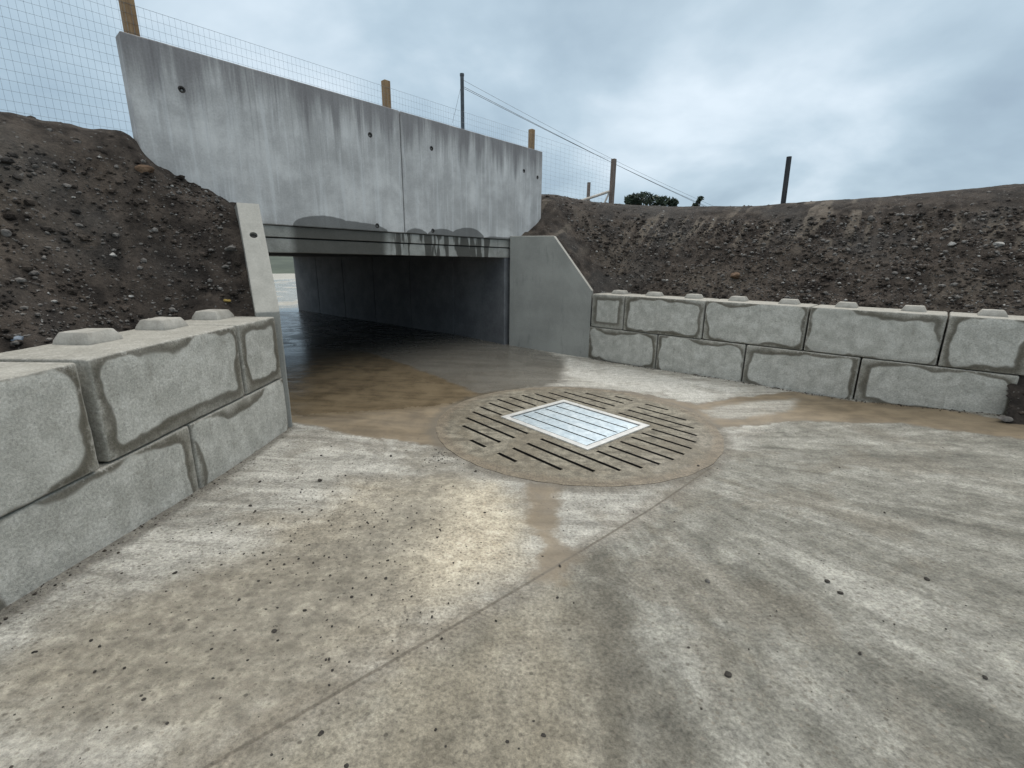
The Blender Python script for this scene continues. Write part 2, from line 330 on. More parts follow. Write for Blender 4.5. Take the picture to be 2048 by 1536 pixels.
def floor_material(disc=False):
    m, b = mat('drain_cover_concrete' if disc else 'floor_concrete'); g = b.n('ShaderNodeNewGeometry'); P = g.outputs['Position']
    x, y, z = b.sep(P)
    at = lambda n: b.n('ShaderNodeAttribute', attribute_name=n).outputs['Fac']
    big = b.noise(P, .8, 4, .55); mid = b.noise(P, 3.2, 5, .6, .4); m2 = b.noise(P, 11, 5, .62); fine = b.noise(P, 60, 4, .65); vf = b.noise(P, 210, 3, .65)
    # brushed direction: roughly outwards from the drain on the right, along the left wall on the left
    rot = b.n('ShaderNodeMapping', {'Vector': P, 'Rotation': (0, 0, math.radians(62)), 'Scale': (.7, 9.0, 1)})
    sR = b.noise(rot, 1., 5, .62, .5); rot2 = b.n('ShaderNodeMapping', {'Vector': P, 'Rotation': (0, 0, math.radians(-50)), 'Scale': (.8, 6.5, 1)})
    dx = b.m('SUBTRACT', x, .62); dy = b.m('SUBTRACT', y, 4.6)
    an = b.m('ARCTAN2', dy, dx); rr = b.m('SQRT', b.m('ADD', b.m('MULTIPLY', dx, dx), b.m('MULTIPLY', dy, dy)))
    pv = b.comb(b.m('ADD', b.m('MULTIPLY', an, 9.), b.m('MULTIPLY', mid, .9)), b.m('MULTIPLY', rr, .42), 2.)
    sP = b.noise(pv, 1., 6, .66, .25)
    pv2 = b.comb(b.m('MULTIPLY', an, 46.), b.m('MULTIPLY', rr, .9), 5.); sP2 = b.noise(pv2, 1., 3, .6, .1)
    sL = b.noise(rot2, 1., 5, .62, .5)
    warp = b.m('ADD', b.m('MULTIPLY', b.m('SUBTRACT', mid, .5), .42), b.m('MULTIPLY', b.m('SUBTRACT', m2, .5), .16))
    def msk(n, soft=.05, wa=1.): return b.ss(b.m('ADD', at(n), b.m('MULTIPLY', warp, wa)), soft, -soft)
    right = b.ss(b.m('ADD', at('side'), b.m('MULTIPLY', warp, .12)), .14, -.16)                       # which side of the joint
    colL = b.mix(b.ss(sL, .30, .70), (.27, .262, .232), (.50, .49, .445))
    colR = b.ramp(b.m('ADD', b.m('ADD', b.m('MULTIPLY', sP, .55), b.m('MULTIPLY', sP2, .15)), b.m('MULTIPLY', mid, .30)), [(.38, (.125, .123, .104)), (.46, (.200, .196, .168)), (.52, (.262, .258, .226)), (.62, (.385, .38, .34))])
    c = b.mix(right, colL, colR) if not disc else b.mix(b.ss(b.m('ADD', b.m('MULTIPLY', m2, .5), b.m('MULTIPLY', sR, .5)), .36, .62), (.125, .112, .082), (.285, .262, .205))
    if not disc:
        c = b.mix(b.m('MULTIPLY', msk('drystrip', .10), .8), c, b.mix(sR, (.42, .42, .39), (.66, .655, .61)))
        c = b.mix(b.m('MULTIPLY', msk('tan', .20), .60), c, b.mix(m2, (.214, .181, .127), (.462, .404, .296)))
        c = b.mix(b.m('MULTIPLY', msk('tanr', .22), .6), c, b.mix(sP, (.18, .155, .11), (.47, .42, .32)))
        c = b.mix(b.m('MULTIPLY', b.m('MULTIPLY', b.ss(b.noise(P, 1.5, 5, .62, .5), .50, .60), .45), b.ss(rr, 5., 2.)), c, (.17, .15, .115))
        c = b.mix(b.m('MULTIPLY', msk('bright', .25), .7), c, b.mix(m2, (.50, .44, .33), (.74, .67, .53)))
        sp = b.m('MULTIPLY', msk('speckle', .25), b.ss(b.noise(P, 30, 6, .82), .44, .60))
        c = b.mix(b.m('MULTIPLY', msk('speckle', .35), .58), c, b.mix(m2, (.195, .182, .142), (.335, .318, .262)))
        c = b.mix(b.m('MULTIPLY', sp, .62), c, (.12, .105, .085))
        c = b.mix(b.m('MULTIPLY', msk('streak', .16, 1.2), .65), c, (.135, .125, .10))
        c = b.mix(b.m('MULTIPLY', msk('foot', .04, .25), .75), c, (.13, .12, .10))
        wetm = msk('wet', .12)
        c = b.mix(b.m('MULTIPLY', wetm, .80), c, b.mix(b.ss(mid, .25, .75), (.088, .080, .066), (.150, .136, .112)))
        mud = msk('mud', .035, .7); chn = msk('channel', .06, .8)
        isl = msk('island', .07, .6)
        mud = b.m('MULTIPLY', b.m('MAXIMUM', mud, b.m('MULTIPLY', chn, .9)), b.m('SUBTRACT', 1., b.m('MULTIPLY', isl, .85)))
        flow = b.m('ADD', b.m('MULTIPLY', sR, .35), b.m('MULTIPLY', mid, .65)); mudc = b.mix(b.ss(flow, .34, .66), (.122, .092, .055), (.240, .186, .116))
        c = b.mix(b.m('MULTIPLY', mud, .90), c, mudc)
        ins_ = b.ss(at('deep'), -.2, 2.6); c = b.mix(b.m('MULTIPLY', ins_, .88), c, (.032, .029, .025))  # floor darkens inwards, shade of the underpass painted into the colour
        rim = b.m('MULTIPLY', b.ss(b.m('ABSOLUTE', b.m('ADD', at('mud'), b.m('MULTIPLY', warp, .7))), .045, .0), .30)
        c = b.mix(rim, c, (.14, .115, .085))
        j = b.m('MULTIPLY', b.ss(b.m('ABSOLUTE', at('joint')), .012, .004), b.ss(m2, .25, .45)); c = b.mix(b.m('MULTIPLY', j, .8), c, (.085, .076, .06))
        j2 = b.ss(b.m('ABSOLUTE', b.m('ADD', at('joint'), b.m('MULTIPLY', warp, .5))), .16, .0); c = b.mix(b.m('MULTIPLY', j2, .42), c, (.19, .165, .13))
        ring = b.m('SUBTRACT', at('rad'), 1.53); rj = b.ss(b.m('ABSOLUTE', b.m('ADD', ring, b.m('MULTIPLY', warp, .35))), .13, .0); c = b.mix(b.m('MULTIPLY', rj, .7), c, (.13, .115, .09))
        rough = b.m('SUBTRACT', b.m('SUBTRACT', .80, b.m('MULTIPLY', wetm, .46)), b.m('MULTIPLY', mud, .22))
        pud = b.m('MULTIPLY', b.ss(at('far'), .4, .6), b.ss(b.noise(P, .55, 3, .5), .40, .46)); rough = b.m('MULTIPLY', rough, b.ss(pud, 0., 1., 1., .12))
        film = b.m('MULTIPLY', wetm, b.ss(mid, .30, .75)); rough = b.m('MULTIPLY', rough, b.ss(film, 0., 1., 1., .45))
        flat = b.m('SUBTRACT', 1., b.m('MULTIPLY', b.m('MAXIMUM', mud, wetm), .88))
    else:
        lx = b.m('ADD', b.m('SUBTRACT', x, .9), b.m('MULTIPLY', b.m('SUBTRACT', 4.0, y), .9))
        c = b.mix(b.m('MULTIPLY', b.ss(b.m('ADD', lx, warp), .1, 1.0), .6), c, b.mix(m2, (.23, .21, .175), (.36, .335, .29)))
        c = b.mix(b.m('MULTIPLY', b.ss(m2, .55, .7), .35), c, (.15, .13, .10))
        mb_ = b.ss(b.noise(P, 1.9, 5, .6, .6), .46, .58); c = b.mix(b.m('MULTIPLY', mb_, .65), c, (.15, .127, .086))
        sd_ = b.ss(b.m('SUBTRACT', b.m('ADD', b.m('SQRT', b.m('ADD', b.m('POWER', b.m('SUBTRACT', x, .70), 2.), b.m('POWER', b.m('SUBTRACT', y, 4.87), 2.))), b.m('MULTIPLY', warp, .5)), 1.36), .0, .10); c = b.mix(b.m('MULTIPLY', sd_, .6), c, (.20, .16, .112))
        rough = b.m('SUBTRACT', .66, b.m('MULTIPLY', mb_, .2)); flat = .9
    # grit and pock marks
    v = b.n('ShaderNodeTexVoronoi', {'Vector': P, 'Scale': 22.}); sel = b.sep(v.outputs['Color'])
    gr = b.m('MULTIPLY', b.ss(v.outputs['Distance'], .22, .12), b.m('GREATER_THAN', sel[0], .90)); c = b.mix(b.m('MULTIPLY', gr, .75), c, (.09, .08, .065))
    cr = b.n('ShaderNodeTexVoronoi', {'Vector': P, 'Scale': 48.}, feature='F1'); cs_ = b.sep(cr.outputs['Color']); c = b.mix(b.m('MULTIPLY', b.m('MULTIPLY', b.ss(cr.outputs['Distance'], .5, .25), flat), b.m('MULTIPLY', b.m('GREATER_THAN', cs_[1], .80), .55)), c, b.mix(b.m('GREATER_THAN', cs_[0], .6), (.13, .115, .09), (.24, .215, .175)))
    v2 = b.n('ShaderNodeTexVoronoi', {'Vector': P, 'Scale': 75.}); g2 = b.m('MULTIPLY', b.ss(v2.outputs['Distance'], .35, .2), b.m('GREATER_THAN', b.sep(v2.outputs['Color'])[0], .86))
    c = b.mix(b.m('MULTIPLY', b.m('MULTIPLY', g2, flat), .5), c, (.16, .145, .12))
    c = b.mix(b.m('MULTIPLY', flat, 1.), c, b.comb(fine, fine, fine), 'OVERLAY')
    c = b.mix(b.m('MULTIPLY', flat, .65), c, b.comb(m2, m2, m2), 'OVERLAY')
    c = b.mix(b.m('MULTIPLY', flat, .45), c, b.comb(vf, vf, vf), 'OVERLAY')
    h = b.m('MULTIPLY', b.m('ADD', b.m('ADD', b.m('MULTIPLY', m2, 1.2), fine), b.m('MULTIPLY', vf, .4)), flat)
    finish(b, c, rough, h, .85, .012, spec=.5); return m

M_BLOCK = block_material(); M_PANEL = panel_material(); M_LINTEL = lintel_material(); M_WING = wing_material()
M_SOIL = soil_material(); M_FLOOR = floor_material(); M_DISC = floor_material(True)
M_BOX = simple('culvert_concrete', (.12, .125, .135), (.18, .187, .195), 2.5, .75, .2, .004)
M_BOXD = simple('shaded_culvert_roof', (.03, .032, .036), (.05, .053, .058), 2.5, .8, .2, .004)  # roof darker than the walls, interior shade put into its colour
M_KNOB = simple('knob_concrete', (.30, .29, .26), (.42, .41, .375), 9, .85, .5, .006)
M_SOCK = simple('socket_steel', (.03, .03, .03), (.07, .065, .06), 20, .6)
M_SOCKIN = simple('socket_plug', (.20, .205, .20), (.32, .32, .31), 20, .7)
M_TIM = simple('pale_timber', (.22, .14, .075), (.36, .25, .14), 5, .8, .5, .004, stretch=(8, 8, .7))
M_TIMD = simple('weathered_timber', (.12, .095, .08), (.24, .19, .16), 5, .85, .5, .004, stretch=(8, 8, .7))
M_TIMB = simple('dark_timber', (.022, .025, .03), (.055, .058, .062), 5, .8, .5, .004, stretch=(8, 8, .7))
M_BRACE = simple('bleached_timber', (.40, .36, .31), (.58, .54, .48), 5, .8, .4, .004)
M_WIRE = simple('galvanised_wire', (.20, .25, .30), (.34, .39, .44), 30, .5, metal=.6)
M_STEELPOST = simple('grey_steel', (.05, .06, .07), (.10, .115, .13), 12, .55, metal=.3)
M_STONE = simple('stone', (.075, .07, .066), (.20, .19, .178), 14, .85, .6, .006)
M_STONEL = simple('pale_stone', (.28, .275, .26), (.45, .44, .42), 14, .8, .6, .006)
M_STONED = simple('dark_stone', (.022, .02, .018), (.065, .058, .05), 20, .85, .6, .006)
M_RUST = simple('brown_clod', (.085, .05, .03), (.19, .125, .08), 9, .9, .9, .012)
M_YEL = simple('ochre_stone', (.18, .12, .03), (.30, .22, .06), 14, .8, .5, .006)
M_BLUE = simple('slate_stone', (.10, .13, .17), (.22, .26, .31), 14, .6, .5, .006)
M_LEAF = simple('shrub_leaf', (.020, .032, .022), (.050, .075, .045), 3, .6)
M_BARK = simple('bark', (.05, .04, .03), (.09, .07, .055), 20, .9)
M_GRASS = simple('far_grass', (.05, .065, .05), (.085, .105, .08), .15, .9)
M_ROAD = simple('road_stone', (.10, .10, .098), (.16, .158, .15), 2, .9)
M_PIT = simple('sump_shade', (.006, .006, .005), (.012, .011, .010), 6, .95)  # near-black, shade of the sump and slot sides put into the colour
def steel_plate():
    m, b = mat('wet_steel'); P = b.n('ShaderNodeTexCoord').outputs['Object']
    n = b.noise(P, 5, 4, .6); n2 = b.noise(P, 22, 4, .6)
    c = b.mix(b.ss(n, .3, .7), (.66, .78, .86), (.80, .90, .96)); c = b.mix(b.m('MULTIPLY', b.ss(n2, .62, .75), .25), c, (.55, .52, .47))
    finish(b, c, b.m('ADD', .26, b.m('MULTIPLY', n2, .22)), n2, .12, .002, metal=.85, spec=.6); return m
M_STEEL = steel_plate()
M_BACK = simple('dull_steel', (.10, .11, .12), (.20, .21, .22), 9, .6, .2, .002, metal=.2)
M_FRAME = simple('frame_steel', (.62, .63, .62), (.80, .80, .78), 9, .38, .2, .002, metal=.35)

# ------------------------------------------------------------------ the floor sheet
DC, DR = V2(.70, 4.87), 1.52
gpts = [(-.09, 9.03, .14), (1.42, 8.54, 0), (2.4, 7.66, 0), (3.42, 6.74, .02), (4.43, 5.82, .03), (5.44, 4.91, .14), (-2.24, 4.45, .07), (-2.24, 3.05, .11),
        (-2.24, 1.71, .21), (-2.24, 0, .30), (-3.09, 5.79, .10), (0, 0, .24), (1.5, .3, .22), (5, 2, .22), (7, 3, .30), (-3.6, 12.2, .17), (-7, 15.5, .16),
        (-8, 12.5, .16), (-5, 9.0, .14), (0, -4, .5), (4, -3, .5), (DC[0], DC[1], 0)]
gpts += [(DC[0]+1.6*math.cos(a), DC[1]+1.6*math.sin(a), 0.0) for a in np.arange(0, 6.2, .785)]
gz0 = tps(gpts)
def ground_z(x, y):
    x = np.asarray(x, float); y = np.asarray(y, float)
    z = gz0(x, y); r = np.hypot(x-DC[0], y-DC[1]); t = np.clip((r-1.55)/.6, 0, 1); z = z*(t*t*(3-2*t))
    inside = (hP[0]-x)*hO[0]+(hP[1]-y)*hO[1]              # depth behind the headwall
    t = np.clip((inside-9)/3, 0, 1); z = z*(1-t)+.14*t
    t = np.clip((np.hypot(x, y-5)-12)/6, 0, 1); t2 = np.where(inside > 4, 0, t)
    return z*(1-t2)+.2*t2
def sdf(poly, X, Y):
    P = np.array(poly, float); n = len(P); d = np.full(X.shape, 1e9); s = np.zeros(X.shape, bool)
    for i in range(n):
        a, c = P[i], P[(i+1) % n]; e = c-a; wx, wy = X-a[0], Y-a[1]
        t = np.clip((wx*e[0]+wy*e[1])/(e@e), 0, 1); d = np.minimum(d, np.hypot(wx-e[0]*t, wy-e[1]*t))
        c1 = (a[1] <= Y) & (c[1] > Y); c2 = (a[1] > Y) & (c[1] <= Y); cr = e[0]*wy-e[1]*wx
        s ^= (c1 & (cr > 0)) | (c2 & (cr < 0))
    return np.clip(np.where(s, -d, d), -1.5, 1.5)
POLY = dict(
 mud=[(-4.6, 8.2), (-3.9, 8.6), (-2.53, 8.1), (-1.26, 6.89), (-.42, 5.98), (.25, 6.25), (.9, 6.41), (1.66, 6.14), (2.34, 5.62), (3.02, 5.95), (3.94, 6.24), (4.38, 5.77), (5.06, 5.43), (5.34, 4.56), (5.16, 3.77), (4.8, 3.47), (4.9, 4.15), (4.25, 4.8), (3.25, 4.97), (2.2, 4.77), (1.2, 4.3), (.16, 3.68), (-.33, 3.89), (-.64, 4.16), (-1.6, 4.32), (-1.95, 4.45), (-2.6, 4.6)],
 island=[(2.29, 5.39), (2.91, 5.67), (3.73, 5.88), (3.43, 5.37), (2.75, 5.1), (2.27, 5.04)],
 wet=[(-12, 12), (-6.66, 16.5), (-.09, 9.6), (.95, 8.35), (.75, 6.67), (-.16, 5.97), (-.77, 5.52), (-2.6, 4.66)],
 channel=[(.12, 3.4), (.40, 3.4), (.29, 2.65), (.38, 2.39), (.30, 2.1), (.11, 2.12), (.18, 2.43), (.11, 2.76)],
 drystrip=[(.96, 8.5), (2.22, 7.37), (3.34, 6.3), (2.52, 5.75), (2.01, 5.96), (1.29, 6.67), (.83, 7.09)],
 tan=[(-1.68, 2.67), (-1.22, 2.8), (-1.26, 3.32), (-.65, 3.42), (-.09, 3.35), (.13, 2.76), (.09, 2.33), (-.15, 1.93), (-.51, 1.6), (-.9, 1.1), (-2, 1.2), (-1.8, 1.8), (-1.32, 2.31)],
 bright=[(-.6, 3.45), (-.12, 3.3), (.08, 2.75), (.05, 2.3), (-.35, 1.95), (-.6, 2.3), (-.5, 2.8)],
 tanr=[(-.75, 1.25), (-.16, 1.78), (.28, 2.22), (.34, 1.7), (.36, .8), (-1.2, .8)],
 speckle=[(-1.66, 2.05), (-1.29, 2.26), (-.99, 2.51), (-.75, 3.2), (-.9, 3.9), (-.45, 3.8), (-.45, 3.1), (-.6, 2.4), (-.73, 1.68), (-.8, 1.2), (-1.5, 1.1), (-1.9, 1.4)],
 streak=[(.4, 2.32), (.56, 2.34), (.58, 1.84), (.60, 1.45), (.62, .9), (.34, .9), (.36, 1.45), (.36, 1.84)],
 foot=[(-2.40, 4.6), (-2.40, -1), (-2.12, -1), (-2.14, 2.16), (-2.15, 2.87), (-2.17, 3.99), (-2.2, 4.5)])
def axis(a, c, d, e, fine, coarse, far):
    return np.r_[-far, -far*.4, np.arange(a, c, coarse), np.arange(c, d, fine), np.arange(d, e, coarse), far*.4, far]
xs = axis(-16, -3.3, 6.3, 14, .032, .25, 150.); ys = axis(-8, .4, 10.2, 26, .032, .25, 150.)
X, Y = np.meshgrid(xs, ys)
Z = ground_z(X, Y)
rad = np.hypot(X-DC[0], Y-DC[1])
Z = Z+.004*fbm(X*1.6, Y*1.6, 0, 3, 5)*np.clip((rad-1.55)/.5, 0, 1)+.0012*fbm(X*9, Y*9, 0, 2, 8)
Z = np.where(rad < DR-.045, -.45, Z)
at = {k: sdf(p, X, Y) for k, p in POLY.items()}
at['rad'] = rad
ins_v = (hP[0]-X)*hO[0]+(hP[1]-Y)*hO[1]
JA, JB = V2(1.64, 3.63), V2(-.55, 1.46); je = (JB-JA)/np.linalg.norm(JB-JA)
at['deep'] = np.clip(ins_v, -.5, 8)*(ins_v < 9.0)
at['side'] = np.clip((X-JA[0])*je[1]-(Y-JA[1])*je[0], -2, 2)
at['joint'] = np.where((X-JA[0])*je[0]+(Y-JA[1])*je[1] > -.2, (X-JA[0])*je[1]-(Y-JA[1])*je[0], 1.)
ins = (hP[0]-X)*hO[0]+(hP[1]-Y)*hO[1]
at['far'] = np.clip((ins-7.6)/2, 0, 1)*np.clip((34-ins)/4, 0, 1)
at['joint'] = np.where(np.abs(X) < 8, at['joint'], 1.)
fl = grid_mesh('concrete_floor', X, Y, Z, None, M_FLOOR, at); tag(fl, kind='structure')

# ------------------------------------------------------------------ drain cover with cut slots and steel frame
ang = math.radians(-48.3); tv = V2(math.cos(ang), math.sin(ang)); nv = V2(-tv[1], tv[0]); SC = V2(.75, 4.85)
DM = frame(SC, tv)                                        # local x = along the slots, y = across
dcen = (DC-SC)@np.c_[tv, nv]
t0, t1, n0, n1 = -.69, .55, -.53, .50
slots = []
for n in np.arange(-1.22, 1.2, .186):
    hw = math.sqrt(max(0, 1.27**2-n*n))
    a, c = (-hw+rng.uniform(-.02, .02), hw*.97-.03)
    if n0-.06 < n < n1+.06: parts = [(a, t0-.08), (t1+.07, c)]
    else: parts = [(a, -.13), (.06, c)]
    for p, q in parts:
        if q-p > .1: slots.append((p, q, n))
drain = empty('drain_cover', DM); tag(drain, 'round slotted concrete drain cover set in the floor before the underpass', 'drain cover')
def plate_with_holes(outer, holes, ztop, thick, name, mt, parent):
    bm = bmesh.new(); ed = []
    for loop in [outer]+holes:
        vs_ = [bm.verts.new((p[0], p[1], ztop)) for p in loop]
        ed += [bm.edges.new((vs_[i], vs_[(i+1) % len(vs_)])) for i in range(len(vs_))]
    r = bmesh.ops.triangle_fill(bm, use_beauty=True, use_dissolve=False, edges=ed)
    fs = [g for g in bm.faces]
    for g in list(bm.faces):                              # drop triangles that fall in a hole
        c = g.calc_center_median()
        for h in holes:
            xs_ = [p[0] for p in h]; ys_ = [p[1] for p in h]
            if min(xs_) < c.x < max(xs_) and min(ys_) < c.y < max(ys_): bm.faces.remove(g); break
    bmesh.ops.recalc_face_normals(bm, faces=bm.faces)
    if bm.faces and sum(g.normal.z for g in bm.faces) < 0: bmesh.ops.reverse_faces(bm, faces=bm.faces)
    be = [e for e in bm.edges if len(e.link_faces) == 1]
    ex = bmesh.ops.extrude_edge_only(bm, edges=be); nv_ = [v for v in ex['geom'] if isinstance(v, bmesh.types.BMVert)]
    for v in nv_: v.co.z -= thick
    for e in ex['geom']:
        if isinstance(e, bmesh.types.BMFace): e.material_index = 1  # slot sides take the near-black shade colour instead of concrete
    bmesh.ops.recalc_face_normals(bm, faces=bm.faces)
    me = bpy.data.meshes.new(name); bm.to_mesh(me); bm.free(); me.materials.append(mt); me.materials.append(M_PIT)
    o = bpy.data.objects.new(name, me); COL.objects.link(o); o.parent = parent; return o
def rect(x0, x1, y0, y1, j=0.): return [(x0, y0), (x1, y0), (x1, y1), (x0, y1)]
sw = .019
rj_ = 0
outer = [(dcen[0]+(DR+.006*math.sin(i*1.7))*math.cos(2*math.pi*i/96), dcen[1]+(DR+.006*math.sin(i*2.3))*math.sin(2*math.pi*i/96)) for i in range(96)]
holes = [rect(p, q, n-sw, n+sw) for p, q, n in slots]+[rect(t0, t1, n0, n1)]
plate_with_holes(outer, holes, .003, .16, 'slotted_slab', M_DISC, drain)
fr = MB()
for q in (rect(t0-.012, t1+.012, n0-.012, n0+.055), rect(t0-.012, t1+.012, n1-.055, n1+.012), rect(t0-.012, t0+.055, n0+.055, n1-.055), rect(t1-.055, t1+.012, n0+.055, n1-.055)):
    V = [(x, y, z) for z in (-.06, .016) for x, y in q]; fr.add(V, [(0, 3, 2, 1), (4, 5, 6, 7), (0, 1, 5, 4), (1, 2, 6, 5), (2, 3, 7, 6), (3, 0, 4, 7)])
fo = fr.mk('steel_frame', M_FRAME, drain)
lid = [rect(t0+.076, t1-.076, n0+.076, n1-.076)][0]
lh = [rect(t0+.095, t1-.095, n-.011, n+.011) for n in (-.30, -.115, .07, .255)]
plate_with_holes(lid, lh, .008, .05, 'steel_lid', M_STEEL, drain)
mk('lid_backing', [(t0+.08, n0+.08, -.008), (t1-.08, n0+.08, -.008), (t1-.08, n1-.08, -.008), (t0+.08, n1-.08, -.008)], [(0, 1, 2, 3)], M_BACK, drain)
bs_ = mk('sump_floor', [(t0-.7, n0-.7, -.42), (t1+.7, n0-.7, -.42), (t1+.7, n1+.7, -.42), (t0-.7, n1+.7, -.42)], [(0, 1, 2, 3)], M_PIT, drain)

# ------------------------------------------------------------------ interlocking blocks
G = .009
def block(P, D, s0, s1, z0, label, group, knobs=(), depth=.62, koff=.31, seed=0, out=0., tilt=0., kw=.135, kh=.068):
    hx = (s1-s0)/2-G; c = P+D*(s0+s1)/2; M = frame(c, D, z0)@Matrix.Rotation(tilt, 4, 'Z')@Matrix.Translation((0, -out, 0))
    V, F = rbox(-hx, hx, 0, depth, G*.6, .6-G*.6, .015, .05, .0013, seed)
    if knobs:
        t = empty('concrete_block', M); tag(t, label, 'concrete block', group)
        o = mk('block_body', V, F, M_BLOCK, t, smooth=True); o['half_length'] = hx
        for k in knobs:
            kx = k-(s0+s1)/2
            def sh(v, kx=kx):
                q = v.copy(); s = 1-.28*np.clip((q[:, 2]-.6)/kh, 0, 1); q[:, 0] = kx+(q[:, 0]-kx)*s; q[:, 1] = koff+(q[:, 1]-koff)*s; return q
            KV, KF = rbox(kx-kw, kx+kw, koff-kw*.9, koff+kw*.9, .57, .6+kh, .007, .05, .002, seed+5, sh)
            mk('knob', KV, KF, M_KNOB, t, smooth=True)
    else:
        t = mk('concrete_block', V, F, M_BLOCK, None, M, smooth=True); t['half_length'] = hx; tag(t, label, 'concrete block', group)
    return t
gr, gl = 'interlocking blocks of the right retaining wall', 'interlocking blocks of the left retaining wall'
L = 1.372
ZR = -.012
tops = [(-.665, 0, (-.30,), 'half length top block touching the right wing wall'),
        (0, L, (.37, 1.05), 'full top block second along from the right wing wall, dark damp corner patches'),
        (L, 2*L, (1.73, 2.42), 'middle top block of the right wall, third from the wing wall'),
        (2*L, 3*L, (3.10, 3.79), 'long top block with dark stain at its right end, second from the right edge'),
        (3*L, 3*L+.72, (4.48,), 'short top block at the outer right end of the right wall')]
for i, (a, c, k, lb) in enumerate(tops): block(rP, rD, a, c, .6+ZR, lb, gr, k, seed=20+i, out=rng.uniform(-.006, .01), koff=.36, kw=.125, kh=.062)
bots = [(-.695, .655, 'bottom block beside the foot of the right wing wall'), (.655, .655+L, 'bottom block second from the right wing wall, arched damp stain'),
        (.655+L, .655+2*L, 'bottom block third from the right wing wall, behind the brown silt edge'), (.655+2*L, 4.80, 'bottom block at the outer end of the right wall, pale oval middle')]
for i, (a, c, lb) in enumerate(bots): block(rP, rD, a, c, ZR, lb, gr, seed=40+i, out=rng.uniform(-.006, .006))
block(lP, lD, 0.005, .635, .6, 'short top block jammed against the left wing wall', gl, (.44,), seed=61, koff=.46)
block(lP, lD, -1.375, -.005, .6, 'long top block in the middle of the left wall, damp brown border', gl, (-.83, -.19), seed=62, koff=.46)
block(lP, lD, -2.80, -1.43, .6, 'nearest top block at the left edge of the photo, wide gap beside it', gl, (-2.4,), seed=63, out=.012, tilt=-.006, koff=.46)
block(lP, lD, -.71, .655, 0, 'bottom block of the left wall next to the left wing wall foot', gl, seed=64)
block(lP, lD, -2.08, -.71, 0, 'long bottom block of the left wall, pale middle with dark rim', gl, seed=65)
block(lP, lD, -3.45, -2.08, 0, 'bottom block at the very left edge of the photo', gl, seed=66)

# ------------------------------------------------------------------ headwall panels with lifting sockets
def cut_holes(o, pts, r=.034, depth=.05):
    mb = MB()
    for x, z in pts: mb.add(*tube((x, -.05, z), (x, depth, z), r, 24))
    c = mb.mk('cutter', None); c.matrix_world = HM
    md = o.modifiers.new('b', 'BOOLEAN'); md.operation = 'DIFFERENCE'; md.object = c; md.solver = 'EXACT'
    bpy.context.view_layer.update(); dg = bpy.context.evaluated_depsgraph_get()
    me = bpy.data.meshes.new_from_object(o.evaluated_get(dg)); o.modifiers.clear(); o.data = me
    bpy.data.objects.remove(c)
def socket_part(parent, x, z, y=.0, r=.034):
    mb = MB(); n = 24; V = []; F = []
    prof = [(r-.0005, .004), (r-.012, .001), (r-.016, .012), (r-.016, .034)]
    for rr, yy in prof:
        for i in range(n): V.append((x+rr*math.cos(2*math.pi*i/n), y+yy, z+rr*math.sin(2*math.pi*i/n)))
    for k in range(len(prof)-1):
        for i in range(n): F.append((k*n+i, k*n+(i+1) % n, (k+1)*n+(i+1) % n, (k+1)*n+i))
    F.append(tuple(range((len(prof)-1)*n, len(prof)*n)))
    s = mk('lifting_socket', V, F, M_SOCK, parent)
    V2_, F2_ = tube((x+.004, y+.036, z-.003), (x+.004, y+.014, z-.003), .010, 12); mk('socket_bolt', V2_, F2_, M_SOCKIN, s)
ZB, ZT = 2.125, 3.775
for (a, c, pts, lb) in ((-3.10, -.008, [(-2.66, 3.39), (-.50, 3.37), (-.47, 2.20)], 'larger left parapet panel of the headwall, rain stained grey concrete'),
                        (.008, 3.24, [(.55, 3.38), (2.70, 3.36), (3.10, 3.30), (.527, 2.185)], 'right parapet panel of the headwall, ending beside the earth bank')):
    t = empty('parapet', HM@Matrix.Translation(((a+c)/2, 0, ZB))); tag(t, lb, 'parapet', 'parapet panels of the headwall')
    V, F = rbox(a, c, 0, .2, ZB, ZT, .012, .14, .0012, int(a*10) % 50)
    o = mk('panel_slab', V, F, M_PANEL, None, HM, smooth=False); cut_holes(o, pts)
    for p_ in o.data.polygons: p_.use_smooth = False
    o.parent = t; o.matrix_parent_inverse = t.matrix_basis.inverted(); o.matrix_basis = HM
    for x_, z_ in pts:
        socket_part(t, x_, z_)
    for ch in t.children:
        if ch is not o: ch.matrix_basis = HM; ch.matrix_parent_inverse = t.matrix_basis.inverted()

# ------------------------------------------------------------------ box culvert (the underpass)
cul = empty('underpass', HM); tag(cul, 'low concrete box underpass running back under the road, dark inside', 'underpass')
XL, XR, LEN, CZ = -2.12, 2.255, 9.25, 1.80
mb = MB(); V, F = rbox(-2.6, 2.42, .03, .22, 1.985, 2.118, .006, .25, .001, 3); mb.add(V, F); mb.mk('upper_ledge', M_LINTEL, cul)
mb = MB(); V, F = rbox(-2.6, 2.42, .045, .22, CZ, 1.970, .008, .25, .001, 4); mb.add(V, F); mb.mk('lintel', M_LINTEL, cul)
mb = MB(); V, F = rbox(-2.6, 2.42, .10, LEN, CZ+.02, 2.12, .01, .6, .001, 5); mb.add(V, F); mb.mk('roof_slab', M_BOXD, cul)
for side, (xa, xb) in enumerate(((XL-.22, XL), (XR, XR+.22))):
    mb = MB(); y = .06
    ends = [1.55, 3.1, 4.65, 6.2, 7.75, LEN]
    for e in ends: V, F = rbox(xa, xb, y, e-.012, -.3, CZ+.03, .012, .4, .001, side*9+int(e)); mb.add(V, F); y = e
    mb.mk('side_wall', M_BOX, cul)

